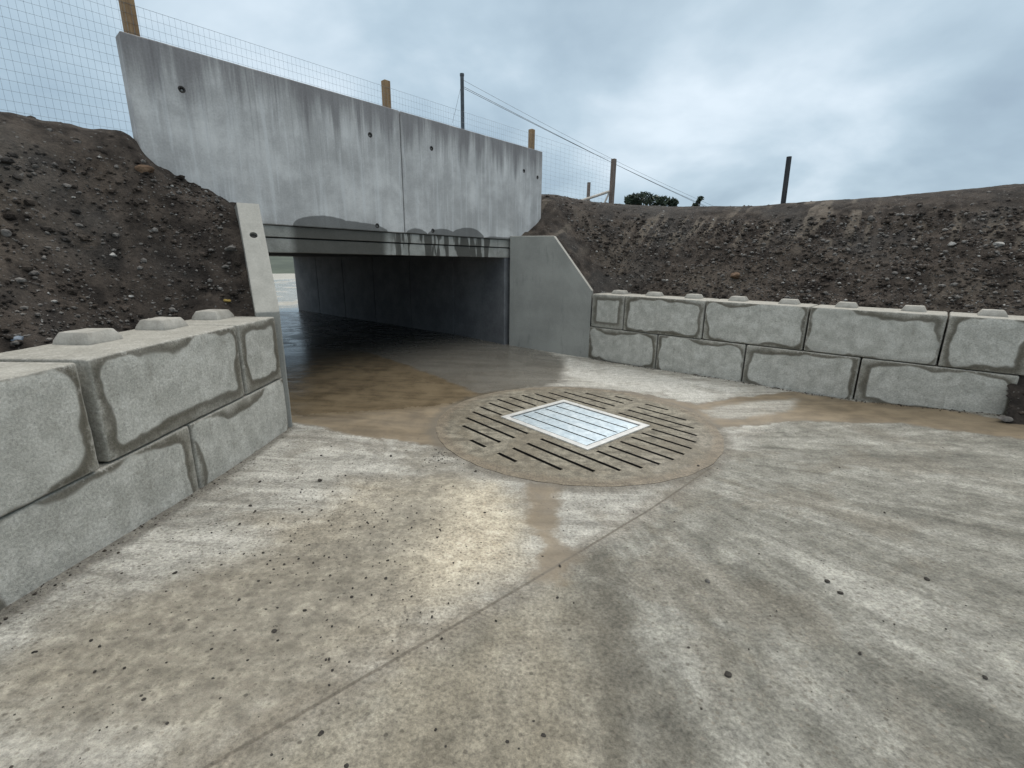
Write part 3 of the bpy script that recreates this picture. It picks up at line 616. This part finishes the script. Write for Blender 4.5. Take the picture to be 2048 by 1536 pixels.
# ------------------------------------------------------------------ splayed wing walls
def wing(P0, P1, back, ztop, zslope_s, zend, lbl, hole=None, thick=.19):
    P0 = np.array(P0); P1 = np.array(P1); D = (P1-P0); ln = np.linalg.norm(D); D = D/ln
    flip = (D[0]*back[1]-D[1]*back[0]) < 0                # local y must point to the earth side
    M = frame(P0, D) if not flip else frame(P1, -D)
    def sh(v):
        q = v.copy(); s = q[:, 0] if not flip else ln-q[:, 0]; near = np.abs(s-zslope_s) < .0495; s = np.where(near, zslope_s, s); q[:, 0] = s if not flip else ln-s
        lim = np.where(s > zslope_s, ztop+(zend-ztop)*(s-zslope_s)/(ln-zslope_s), ztop)
        fz = (q[:, 2]+.4)/(ztop+.4); q[:, 2] = -.4+fz*(lim+.4); return q
    V, F = rbox(0, ln, 0, thick, -.4, ztop, .012, .1, .0012, 31, sh)
    # place a grid line exactly on the bend
    sarr = V[:, 0] if not flip else ln-V[:, 0]
    t = empty('wingwall', M); tag(t, lbl, 'wing wall', 'splayed wing walls of the underpass')
    o = mk('wing_slab', V, F, M_WING, t, smooth=False)
    if hole is not None:
        sl_ = math.atan2(ztop-zend, ln-zslope_s); s = zslope_s+(ln-zslope_s)*hole; zz = ztop+(zend-ztop)*hole
        nrm = np.array([math.sin(sl_), 0, math.cos(sl_)]); x_ = s
        if flip: nrm[0] *= -1; x_ = ln-s
        c = np.array([x_, thick*.5, zz])
        mb = MB(); mb.add(*tube(c+nrm*.05, c-nrm*.07, .036, 24)); cu = mb.mk('cutter', None); cu.matrix_world = M
        md = o.modifiers.new('b', 'BOOLEAN'); md.operation = 'DIFFERENCE'; md.object = cu; md.solver = 'EXACT'
        bpy.context.view_layer.update(); me = bpy.data.meshes.new_from_object(o.evaluated_get(bpy.context.evaluated_depsgraph_get())); o.modifiers.clear(); o.data = me
        bpy.data.objects.remove(cu)
        V, F = tube(c-nrm*.034, c-nrm*.07, .035, 20); mk('lifting_socket', V, F, M_SOCK, t)
    return t
RW0, RW1 = (-.07, 9.02), (1.425, 8.54)
wing(RW0, RW1, V2(.31, .95), 2.19, .83, 1.235, 'right wing wall, smooth grey green slab with a pale sloping top', hole=None)
LW1 = V2(-2.225, 4.45); ldir = V2(-.534, .845); LW0 = LW1+ldir*1.6
wing(LW0, LW1, V2(-.845, -.534), 2.27, .83, 1.235, 'left wing wall seen end on, pale sloping cap with a lifting hole', hole=.31, thick=.205)

# ------------------------------------------------------------------ earth banks
def soil_noise(X, Y, Z):
    a = fbm(X*1.1, Y*1.1, Z*1.1, 2, 3)*.05
    bl = np.abs(vnoise(X*3.1, Y*3.1, Z*3.1, 9))*.075+np.abs(vnoise(X*7.3, Y*7.3, Z*7.3, 10))*.045
    c = vnoise(X*14, Y*14, Z*14, 12)*.022+vnoise(X*27, Y*27, Z*27, 13)*.014
    return a+bl*.8-.05+c
s_of = lambda X, Y: (X-hP[0])*hD[0]+(Y-hP[1])*hD[1]
o_of = lambda X, Y: (X-hP[0])*hO[0]+(Y-hP[1])*hO[1]
# left
lp = [(-2.84, y, 1.10) for y in (.3, 1.3, 2.3, 3.2, 4.0)]+[(-3.3, y, 1.50) for y in (.5, 1.5, 2.5)]
lp += [(-2.46, 4.36, 1.12), (-2.62, 4.62, 1.50), (-2.86, 5.0, 2.08), (-3.2, 5.55, 2.33), (-3.66, 5.09, 2.66), (-3.45, 5.30, 2.50), (-3.74, 5.00, 2.83), (-3.80, 4.92, 2.87), (-4.0, 4.9, 2.90), (-3.95, 5.25, 2.90), (-4.33, 4.34, 2.88), (-5, 3.6, 2.90),
       (-6.4, 2, 2.9), (-7.8, .5, 2.95), (-4.8, 5.2, 2.86), (-5.6, 4.4, 2.88), (-7, 3, 2.9), (-7, 5, 2.9), (-3.35, 4.3, 1.80), (-3.9, 3.9, 2.33), (-4.0, 2.7, 2.02), (-4.6, 1.5, 2.02), (-5.4, .6, 2.15), (-8.5, 2, 2.9), (-6, -1, 2.2), (-9, -1, 2.95)]
lz = tps(lp)
X, Y = np.meshgrid(np.arange(-9, -2.2, .026), np.arange(-.6, 6.6, .026))
Z = lz(X, Y); dip = .13*np.exp(-(((X+3.15)/.30)**2+((Y-3.75)/.75)**2)); Z = Z-dip
jx, jy = vnoise(X*12, Y*12, 3., 21)*.010, vnoise(X*12, Y*12, 9., 22)*.010
crl = np.clip((Z-2.45)/.3, 0, 1)
Zn = Z+soil_noise(X, Y, Z)*(1-.6*crl)
ldn = V2(.845, .534)                                      # from earth to channel
wd = (X-LW1[0])*ldn[0]+(Y-LW1[1])*ldn[1]
keep = ((Y < 4.36) & (X < -2.50)) | ((Y >= 4.36) & (wd < -.06)) 
keep &= (o_of(X, Y) > -.08) | (s_of(X, Y) < -3.02)
dark = np.exp(-(((X+3.05)/.32)**2+((Y-3.8)/.9)**2))*1.2*(.7+.5*vnoise(X*4, Y*4, 0., 77)); rust = np.exp(-(((X+4.1)/.5)**2+((Y-2.9)/1.2)**2))*.5  # dark: shade of the hollow behind the wall painted into the soil
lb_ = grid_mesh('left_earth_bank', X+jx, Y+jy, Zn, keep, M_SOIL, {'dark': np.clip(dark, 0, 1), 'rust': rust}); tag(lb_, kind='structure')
# right
def kr(k, s): q = rP+rD*s+hD*k; return float(q[0]), float(q[1])
rp = [(*kr(.60, s), 1.13) for s in (-.4, .5, 1.5, 2.5, 3.5, 4.5)]
rp += [(*kr(.95, s), 1.40) for s in (.4, 1.6, 2.8, 4.0)]
rp += [(.15, 9.30, 2.27), (.55, 9.72, 2.60), (.80, 9.02, 2.12), (1.14, 8.90, 1.66), (1.50, 8.76, 1.20), (.62, 9.86, 2.82), (1.25, 9.65, 2.38), (1.6, 10.6, 2.98), (2.2, 10.95, 3.0), (2.99, 10.8, 2.95), (4.04, 9.94, 2.84), (5.0, 9.08, 2.78),
       (6.21, 7.99, 2.78), (7.22, 7.07, 2.80), (8.6, 5.7, 2.84), (10, 4.2, 2.9), (1.8, 9.6, 2.15), (2.9, 9.2, 2.05), (5, 10.6, 2.82), (3, 12.4, 2.9), (7.5, 9.2, 2.8), (10, 7, 2.85), (1.2, 12.2, 2.9), (9, 11, 2.85)]
rp += [(*kr(0, 5.05), .50), (*kr(-.35, 5.2), .12), (*kr(.6, 5.2), 1.0), (*kr(0, 6), .75), (*kr(-.8, 6.2), .15), (*kr(1.8, 6.5), 2.1), (*kr(0, 8), .8), (*kr(-1, 8), .2), (*kr(-1.5, 6), .0)]
rz = tps(rp)
X, Y = np.meshgrid(np.arange(-.6, 11.5, .032), np.arange(1.8, 13, .032))
Z = rz(X, Y); kk = (X-rP[0])*hD[0]+(Y-rP[1])*hD[1]; ss_ = (X-rP[0])*rD[0]+(Y-rP[1])*rD[1]
jx, jy = vnoise(X*10, Y*10, 3., 21)*.012, vnoise(X*10, Y*10, 9., 22)*.012
crest = np.clip((Z-2.45)/.3, 0, 1)
teeth = .020*np.sin(ss_*2*math.pi/.17+vnoise(ss_*3, kk*2, 0., 44)*1.5)*np.clip((Z-1.9)/.4, 0, 1)*np.clip((2.85-Z)/.25, 0, 1)*np.clip(vnoise(ss_*.8, kk, 0., 6)*2+.3, 0, 1)
Zn = Z+soil_noise(X+20, Y, Z)*(1-.85*crest)+teeth*.6
rwn = V2(.305, .952); wdd = (X-RW0[0])*rwn[0]+(Y-RW0[1])*rwn[1]
keep = ((ss_ < -.68) & (wdd > .08)) | ((ss_ >= -.68) & (ss_ < 4.72) & (kk > .42)) | ((ss_ >= 4.72) & (kk > -2.2))
keep &= (o_of(X, Y) > -.08) | (s_of(X, Y) > 3.16)
grey = np.clip((Z-1.6)/1.2, 0, 1)*.0
rust = np.clip((vnoise(ss_*11, kk*1.3+ss_*.4, 0., 91)-.15)*5, 0, 1)*np.clip(vnoise(ss_*.55, kk*.7, 0., 92)*3+.5, 0, 1)*np.clip((Z-1.9)/.3, 0, 1)*.6+np.exp(-((kk-1.0)/.5)**2)*.35*np.clip(vnoise(ss_*1.2, kk*2, 0., 88), 0, 1)
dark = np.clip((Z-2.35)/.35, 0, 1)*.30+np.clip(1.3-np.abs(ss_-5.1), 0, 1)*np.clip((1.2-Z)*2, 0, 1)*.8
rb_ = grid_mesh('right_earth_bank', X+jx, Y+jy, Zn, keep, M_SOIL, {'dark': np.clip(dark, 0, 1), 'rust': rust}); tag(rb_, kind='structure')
# plateau behind the crests: the road over the underpass and the field
def plate(name, pts, z, zt, mt):
    n = len(pts); V = [(*p, z) for p in pts]+[(*p, zt) for p in pts]
    F = [tuple(range(n))[::-1], tuple(range(n, 2*n))]+[(i, (i+1) % n, n+(i+1) % n, n+i) for i in range(n)]
    return tag(mk(name, V, F, mt), kind='structure')
hp = lambda s, o: tuple((hP+hD*s+hO*o).tolist())
plate('road', [hp(-70, -.25), hp(-2.9, -.25), hp(3.1, -.25), hp(70, -.25), hp(70, -9.2), hp(-70, -9.2)], 2.12, 2.74, M_ROAD)
plate('field_right', [hp(4.2, -.24), hp(70, -.24), hp(70, 40), (60, -40), (14, -40), (11.3, 2.0), (11.3, 12.8), (4.6, 12.8)], 2.0, 2.72, M_SOIL)
plate('field_left', [hp(-4.2, -.24), hp(-5.9, .6), (-8.8, 4), (-8.8, -.5), (-8.8, -40), (-70, -40), hp(-70, -.24)], 2.0, 2.78, M_SOIL)
# far side, seen through the underpass
a0 = hP-hO*9.25
def fp(s, d): q = hP+hD*s-hO*d; return q
VV, FF = [], []
ns, nd = 60, 14
for i in range(nd):
    for j in range(ns):
        d = 52+i*3.2; s = -60+j*2.; q = fp(s, d); VV.append((q[0], q[1], .1+(2.9*(i/(nd-1))**.8)+.12*float(vnoise(q[0]*.3, q[1]*.3, 0., 3))))
for i in range(nd-1):
    for j in range(ns-1): FF.append((i*ns+j, i*ns+j+1, (i+1)*ns+j+1, (i+1)*ns+j))
tag(mk('far_grass_bank', VV, FF, M_GRASS, smooth=True), kind='structure')

# ------------------------------------------------------------------ loose stones on the banks and grit on the floor
def scatter(name, n, fn, zf, s0, s1, mt, seed, base=ICO1, sink=.3, kind='stuff', label=None, cat=None):
    rs = np.random.RandomState(seed); mb = MB(); k = 0
    tmpl = [rock(base, 1., 100+i+seed) for i in range(24)]
    while k < n:
        x, y = fn(rs)
        if x is None: continue
        z = zf(x, y); s = s0*(s1/s0)**(rs.rand()**2.6)
        V, F = tmpl[rs.randint(24)]; a = rs.uniform(0, 6.28); R_ = np.array([[math.cos(a), math.sin(a), 0], [-math.sin(a), math.cos(a), 0], [0, 0, 1]])
        mb.add((V@R_)*s+np.array([x, y, z+s*sink]), F); k += 1
    o = mb.mk(name, mt); tag(o, label, cat, kind=kind); return o
def lsoil(x, y): Z = float(lz(x, y))-.13*math.exp(-(((x+3.15)/.30)**2+((y-3.75)/.75)**2)); c = min(1, max(0, (Z-2.45)/.3)); return Z+float(soil_noise(np.array(x), np.array(y), np.array(Z)))*(1-.6*c)-.03*c
def rsoil(x, y): Z = float(rz(x, y)); c = min(1, max(0, (Z-2.45)/.3)); return Z+float(soil_noise(np.array(x+20), np.array(y), np.array(Z)))*(1-.85*c)-.03*c
def fl_l(rs):
    x, y = rs.uniform(-7, -2.5), rs.uniform(.4, 6)
    q = V2(x, y); wd_ = (q-LW1)@ldn; o_ = float(o_of(x, y)); s_ = float(s_of(x, y))
    if (y < 4.4 and x > -2.92) or (y >= 4.2 and wd_ > -.26) or (o_ < .05 and s_ > -3.2) or (o_ < -.5): return None, None
    return x, y
def fl_r(rs):
    s_, k_ = rs.uniform(-2.6, 7), rs.uniform(-1, 3.4); q = rP+rD*s_+hD*k_; x, y = q
    if (s_ < 4.85 and k_ < .68) or (s_ < -.5 and (q-V2(*RW0))@rwn < .24) or (o_of(x, y) < .05 and s_of(x, y) < 3.3) or x > 11 or y > 12.5: return None, None
    if s_ >= 4.85 and k_ < -.4 and rs.rand() > .35: return None, None
    if k_ > 2.3 and rs.rand() > .15: return None, None
    return x, y
scatter('fine_gravel', 6500, fl_l, lsoil, .006, .020, M_STONE, 11, base=ICO0, label='fine gravel all over the left earth bank', cat='gravel')
scatter('fine_clods', 4500, fl_l, lsoil, .010, .030, M_SOIL, 12, base=ICO0, label='fine soil crumbs all over the left earth bank', cat='soil crumbs')
scatter('fine_gravel', 6500, fl_r, rsoil, .008, .024, M_STONE, 13, base=ICO0, label='fine gravel all over the right earth bank', cat='gravel')
scatter('fine_clods', 6500, fl_r, rsoil, .012, .038, M_SOIL, 14, base=ICO0, label='fine soil crumbs all over the right earth bank', cat='soil crumbs')
scatter('loose_stones', 2600, fl_l, lsoil, .008, .042, M_STONE, 1, label='grey stones and clods scattered through the left earth bank', cat='stones')
scatter('pale_gravel', 420, fl_l, lsoil, .006, .028, M_STONEL, 2, label='small pale stones scattered over the left earth bank', cat='stones')
scatter('dark_clods', 1500, fl_l, lsoil, .015, .06, M_SOIL, 3, label='lumps of dark soil lying on the left earth bank', cat='clods')
scatter('loose_stones', 3400, fl_r, rsoil, .010, .050, M_STONE, 4, label='grey stones and clods scattered through the right earth bank', cat='stones')
scatter('pale_gravel', 420, fl_r, rsoil, .008, .036, M_STONEL, 5, label='small pale stones scattered over the right earth bank', cat='stones')
scatter('dark_clods', 1800, fl_r, rsoil, .02, .07, M_SOIL, 6, label='lumps of dark soil lying on the right earth bank', cat='clods')
gf = lambda x, y: float(ground_z(x, y))
def fl_f(rs):
    x, y = rs.uniform(-2.15, 4.5), rs.uniform(.6, 4.6)
    if math.hypot(x-DC[0], y-DC[1]) < 1.56: return None, None
    if x > -.2 and rs.rand() > .45: return None, None
    return x, y
def fl_f2(rs):
    x, y = rs.normal(-1.0, .45), rs.normal(2.3, .8)
    if rs.rand() < .14: x, y = rs.normal(-.62, .10), rs.normal(3.86, .10)
    if x < -2.1 or y < .7 or math.hypot(x-DC[0], y-DC[1]) < 1.56: return None, None
    return x, y
scatter('grit', 800, fl_f, gf, .0022, .0085, M_STONED, 8, sink=.2, label='fine grit strewn over the concrete floor', cat='grit')
scatter('dark_grit', 1100, fl_f2, gf, .002, .010, M_STONED, 9, sink=.2, label='dark crumbs of soil on the left part of the floor', cat='grit')
def foot_r(rs):
    q = rP+rD*rs.uniform(-.6, 4.9)-hD*abs(rs.normal(0, .045)); return float(q[0]), float(q[1])
def foot_l(rs): return -2.235+abs(rs.normal(0, .04)), rs.uniform(.5, 4.4)
scatter('fallen_soil', 900, foot_r, gf, .003, .016, M_SOIL, 15, sink=.2, label='crumbs of fallen soil along the foot of the right block wall', cat='soil crumbs')
scatter('fallen_soil', 380, foot_l, gf, .0025, .010, M_SOIL, 16, sink=.2, label='crumbs of fallen soil along the foot of the left block wall', cat='soil crumbs')

# individual stones one can pick out
def at_ray(u, v, zf, n=0):
    d = np.array(f)+np.array(Rv)*(u-1024)/927.19+np.array(Uv)*(768-v)/927.19; t = 1.; C0 = np.array([0, 0, CAMH])
    while t < 30:
        p = C0+d*t
        if p[2] < zf(p[0], p[1]): return p
        t += .01
    return None
def one(name, p, size, mt, label, cat, seed, group=None, flat=.7, base=ICO3):
    V, F = rock(base, size, seed, flat)
    o = mk(name, V, F, mt, smooth=False); o.location = (p[0], p[1], p[2]+size*.25); tag(o, label, cat, group); return o
bankrocks = [(290, 345, lsoil, .085, M_RUST, 'lump of orange brown clay by the lower left corner of the parapet panel', 'clod'),
 (225, 512, lsoil, .040, M_STONEL, 'flat pale stone halfway down the left earth bank', 'stone'), (462, 500, lsoil, .060, M_STONE, 'grey angular stone lying against the left wing wall', 'stone'),
 (455, 603, lsoil, .038, M_YEL, 'small ochre yellow stone above the left block wall', 'stone'), (34, 682, lsoil, .038, M_BLUE, 'slate blue stone at the far left behind the nearest block', 'stone'),
 (262, 594, lsoil, .024, M_STONEL, 'pale stone low on the left bank above the middle block', 'stone'), (12, 470, lsoil, .05, M_STONE, 'grey stone at the left edge of the photo on the bank', 'stone'),
 (1903, 490, rsoil, .055, M_STONEL, 'palest round stone high on the right bank', 'stone'), (1996, 492, rsoil, .065, M_STONEL, 'pale stone near the right edge high on the bank', 'stone'),
 (1742, 440, rsoil, .075, M_STONE, 'broad grey stone near the crest of the right bank', 'stone'), (1470, 555, rsoil, .12, M_RUST, 'brown clod resting just above the right block wall', 'clod'),
 (1840, 447, rsoil, .05, M_STONE, 'grey stone just below the crest of the right bank', 'stone'), (2010, 840, rsoil, .06, M_STONE, 'dark grey stone at the foot of the soil by the wall end', 'stone')]
for i, (u, v, zf, s, mt, lb, ct) in enumerate(bankrocks):
    p = at_ray(u, v, zf)
    if p is not None: one('stone' if ct == 'stone' else 'soil_clod', p, s, mt, lb, ct, 300+i)
peb = [(-1.48, 3.28, .017), (-1.71, 2.04, .012), (-1.27, 2.01, .009), (-1.02, 1.67, .011), (1.06, 2.14, .014), (1.7, 2.14, .013), (1.7, 2.04, .014), (2.24, 2.15, .014), (.88, 1.51, .015), (-1.76, 2.82, .011),
       (1.5, 1.63, .009), (-.18, 2.88, .010), (-1.08, 3.86, .012), (-.63, 1.21, .010), (.12, 1.23, .010), (1.64, 3.76, .014), (-1.67, 3.78, .010), (.28, 2.26, .010), (-.94, 2.09, .008), (-.65, 2.09, .009), (-1.28, 1.86, .010), (-.95, 1.81, .010),
       (2.6, 2.9, .011), (3.1, 2.4, .012), (1.9, 1.5, .010), (-.3, 3.6, .013), (-.45, 3.3, .011), (-1.9, 3.2, .012)]
for i, (x, y, s) in enumerate(peb):
    special = {0: 'largest dark stone on the floor near the left block wall', 4: 'olive grey stone alone on the floor right of the diagonal joint', 8: 'dark stone on the right floor nearest to the camera'}
    one('pebble', (x, y, gf(x, y)), s*1.1, M_STONE if i == 4 else M_STONED, special.get(i, 'small dark stone lying loose on the concrete floor'), 'pebble', 500+i, None if i in special else 'small dark stones lying on the concrete floor', base=ICO2)

# ------------------------------------------------------------------ fence above the headwall
def post_mesh(x, y, z0, z1, w_, lean=(0, 0)):
    V, F = rbox(-w_, w_, -w_, w_, 0, z1-z0, .006, .3, .001, int(x*10) % 40)
    V = V.copy(); V[:, 0] += lean[0]*V[:, 2]; V[:, 1] += lean[1]*V[:, 2]; return V+np.array([x, y, z0]), F
fen = empty('mesh_fence', HM@Matrix.Translation((0, .32, 2.74))); tag(fen, 'wire mesh stock fence on timber posts along the top of the headwall', 'fence')
FO = .34
def fpart(name, mb, mt):
    o = mb.mk(name, mt, fen); o.matrix_parent_inverse = fen.matrix_basis.inverted(); o.matrix_basis = HM; return o
for s, w_, mt, zt in ((-2.93, .055, M_TIM, 4.235), (.02, .048, M_TIM, 4.225), (3.30, .048, M_TIM, 4.225), (6.42, .05, M_TIMD, 4.18), (-6.2, .05, M_TIM, 4.2)):
    mb = MB(); mb.add(*post_mesh(s, FO, 2.6, zt, w_)); o = fpart('post', mb, mt)
mb = MB(); wr = .0013
rows = [2.80+.083*i for i in range(17)]
for z in rows:
    mb.add(*tube((-9, FO-.06, z), (6.4, FO-.06, z), wr*(1.5 if z in (rows[0], rows[-1]) else 1), 3))
for s in np.arange(-9, 3.4, .052): mb.add(*tube((s, FO-.058, rows[0]), (s, FO-.058, rows[-1]), wr*.8, 3))
for s in np.arange(3.4, 6.4, .155): mb.add(*tube((s, FO-.058, rows[0]), (s, FO-.058, rows[-1]), wr*.8, 3))
fpart('wire_mesh', mb, M_WIRE)
mb = MB(); p0 = hp(6.35, -.34); p1 = hp(4.9, -.30)
# pale brace rail against the end post
br = MB(); br.add(*tube((6.38, FO+.06, 3.44), (5.35, FO+.35, 3.10), .032, 8)); br.add(*tube((6.38, FO+.06, 3.40), (6.05, FO+.16, 2.75), .022, 8)); fpart('brace', br, M_BRACE)
# wire fence with tall steel post behind
def upp(u, v, off):
    d = np.array(f)+np.array(Rv)*(u-1024)/927.19+np.array(Uv)*(768-v)/927.19; P = hP-hO*off
    n = np.array([-hD[1], hD[0], 0]); C0 = np.array([0, 0, CAMH]); t = ((np.array([P[0], P[1], 0])-C0)@n)/(d@n); return C0+d*t
q = upp(924, 152, 1.5)
tp = empty('tall_post', Matrix.Translation((q[0], q[1], 2.74))); tag(tp, 'tall thin dark steel post standing behind the right parapet panel', 'post')
V, F = tube((0, 0, -.1), (0, 0, q[2]-2.74), .036, 12); mk('pole', V, F, M_STEELPOST, tp, smooth=False)
V, F = tube((0, 0, q[2]-2.74), (0, 0, q[2]-2.70), .042, 12); mk('cap', V, F, M_STEELPOST, tp)
pe = np.array([*(hP+hD*6.42-hO*.34), 4.14])
wmb = MB(); d_ = pe-(q+np.array([0, 0, -.1]))
for dz, k in ((-.06, 0), (-.17, 0), (-.20, 0)):
    a = q+np.array([0, 0, dz]); e = pe+np.array([0, 0, .12 if dz > -.1 else 0])
    e2 = a+(e-a)*2.2
    P_ = []; n = 16
    for i in range(n+1):
        t = i/n; p = a*(1-t)+e2*t; p[2] -= .10*math.sin(math.pi*t)*(1 if dz > -.1 else .6); P_.append(p)
    for i in range(n): wmb.add(*tube(P_[i], P_[i+1], .0045 if dz < -.1 else .003, 4))
o = wmb.mk('fence_wire', M_STEELPOST); tag(o, 'taut fence wires sloping from the tall steel post down to the right', 'wires')
g0 = q+np.array([0, 0, -.1]); gw = MB(); gw.add(*tube(g0, upp(905, 245, 1.2), .003, 4)); o = gw.mk('stay_wire', M_STEELPOST, tp); o.matrix_parent_inverse = tp.matrix_basis.inverted()
# short round post behind the crest, dark leaning post, shrubs
def lone_post(u, vb, vt, dist, w_, mt, label, lean=0.):
    d = np.array(f)+np.array(Rv)*(u-1024)/927.19+np.array(Uv)*(768-vb)/927.19; d /= math.hypot(d[0], d[1]); p = np.array([0, 0, CAMH])+d*dist
    zt = p[2]+(vb-vt)/927.19*dist*.80
    V, F = tube((0, 0, -.6), (lean, 0, zt-p[2]), w_, 14, w_*.95)
    o = mk('fence_post', V, F, mt, smooth=False); o.location = p; tag(o, label, 'post'); return o
lone_post(1176, 404, 362, 15.5, .055, M_TIMD, 'short brown round post beyond the crest beside the fence corner')
lone_post(1567, 411, 319, 10.9, .047, M_TIMB, 'dark post leaning alone on the crest of the right bank', lean=-.03)
def shrub(u, vb, dist, w_, h_, nleaf, label, seed, clumps):
    d = np.array(f)+np.array(Rv)*(u-1024)/927.19+np.array(Uv)*(768-vb)/927.19; d /= math.hypot(d[0], d[1]); p = np.array([0, 0, CAMH])+d*dist
    rs = np.random.RandomState(seed); t = empty('shrub', Matrix.Translation(p)); tag(t, label, 'shrub')
    side = np.array([d[1], -d[0], 0.]); mb = MB()
    cs = [(side*c[0]*w_+np.array([0, 0, c[1]*h_])+np.array([d[0], d[1], 0])*rs.uniform(-.3, .3)*w_, c[2]*w_) for c in clumps]
    for i in range(nleaf):
        c, r = cs[rs.randint(len(cs))]; v = rs.normal(size=3); v /= np.linalg.norm(v); q = c+v*r*rs.uniform(.3, 1)**.5*np.array([1, 1, .75])
        a = rs.normal(size=3); a /= np.linalg.norm(a); e = np.cross(a, rs.normal(size=3)); e /= np.linalg.norm(e); l = rs.uniform(.03, .07)*dist/14
        mb.add([q-a*l, q+e*l*.4, q+a*l, q-e*l*.4], [(0, 1, 2, 3)])
    mb.mk('foliage', M_LEAF, t)
    st = MB()
    for c, r in cs: st.add(*tube((0, 0, -.8), c, .03*dist/14, 5, .008))
    st.mk('stem', M_BARK, t)
shrub(1300, 406, 17, .85, .30, 2000, 'low dark green shrub behind the crest next to the fence corner', 5, [(-.72, .28, .26), (-.5, .55, .30), (-.2, .40, .34), (.15, .28, .30), (.5, .12, .26), (.85, .0, .2), (-.6, .0, .3)])
shrub(1396, 407, 15, .26, .2, 260, 'tiny leafy sprig poking above the crest of the right bank', 6, [(.0, .3, .22), (.25, .7, .22), (-.3, -.2, .3), (.1, .5, .2)])
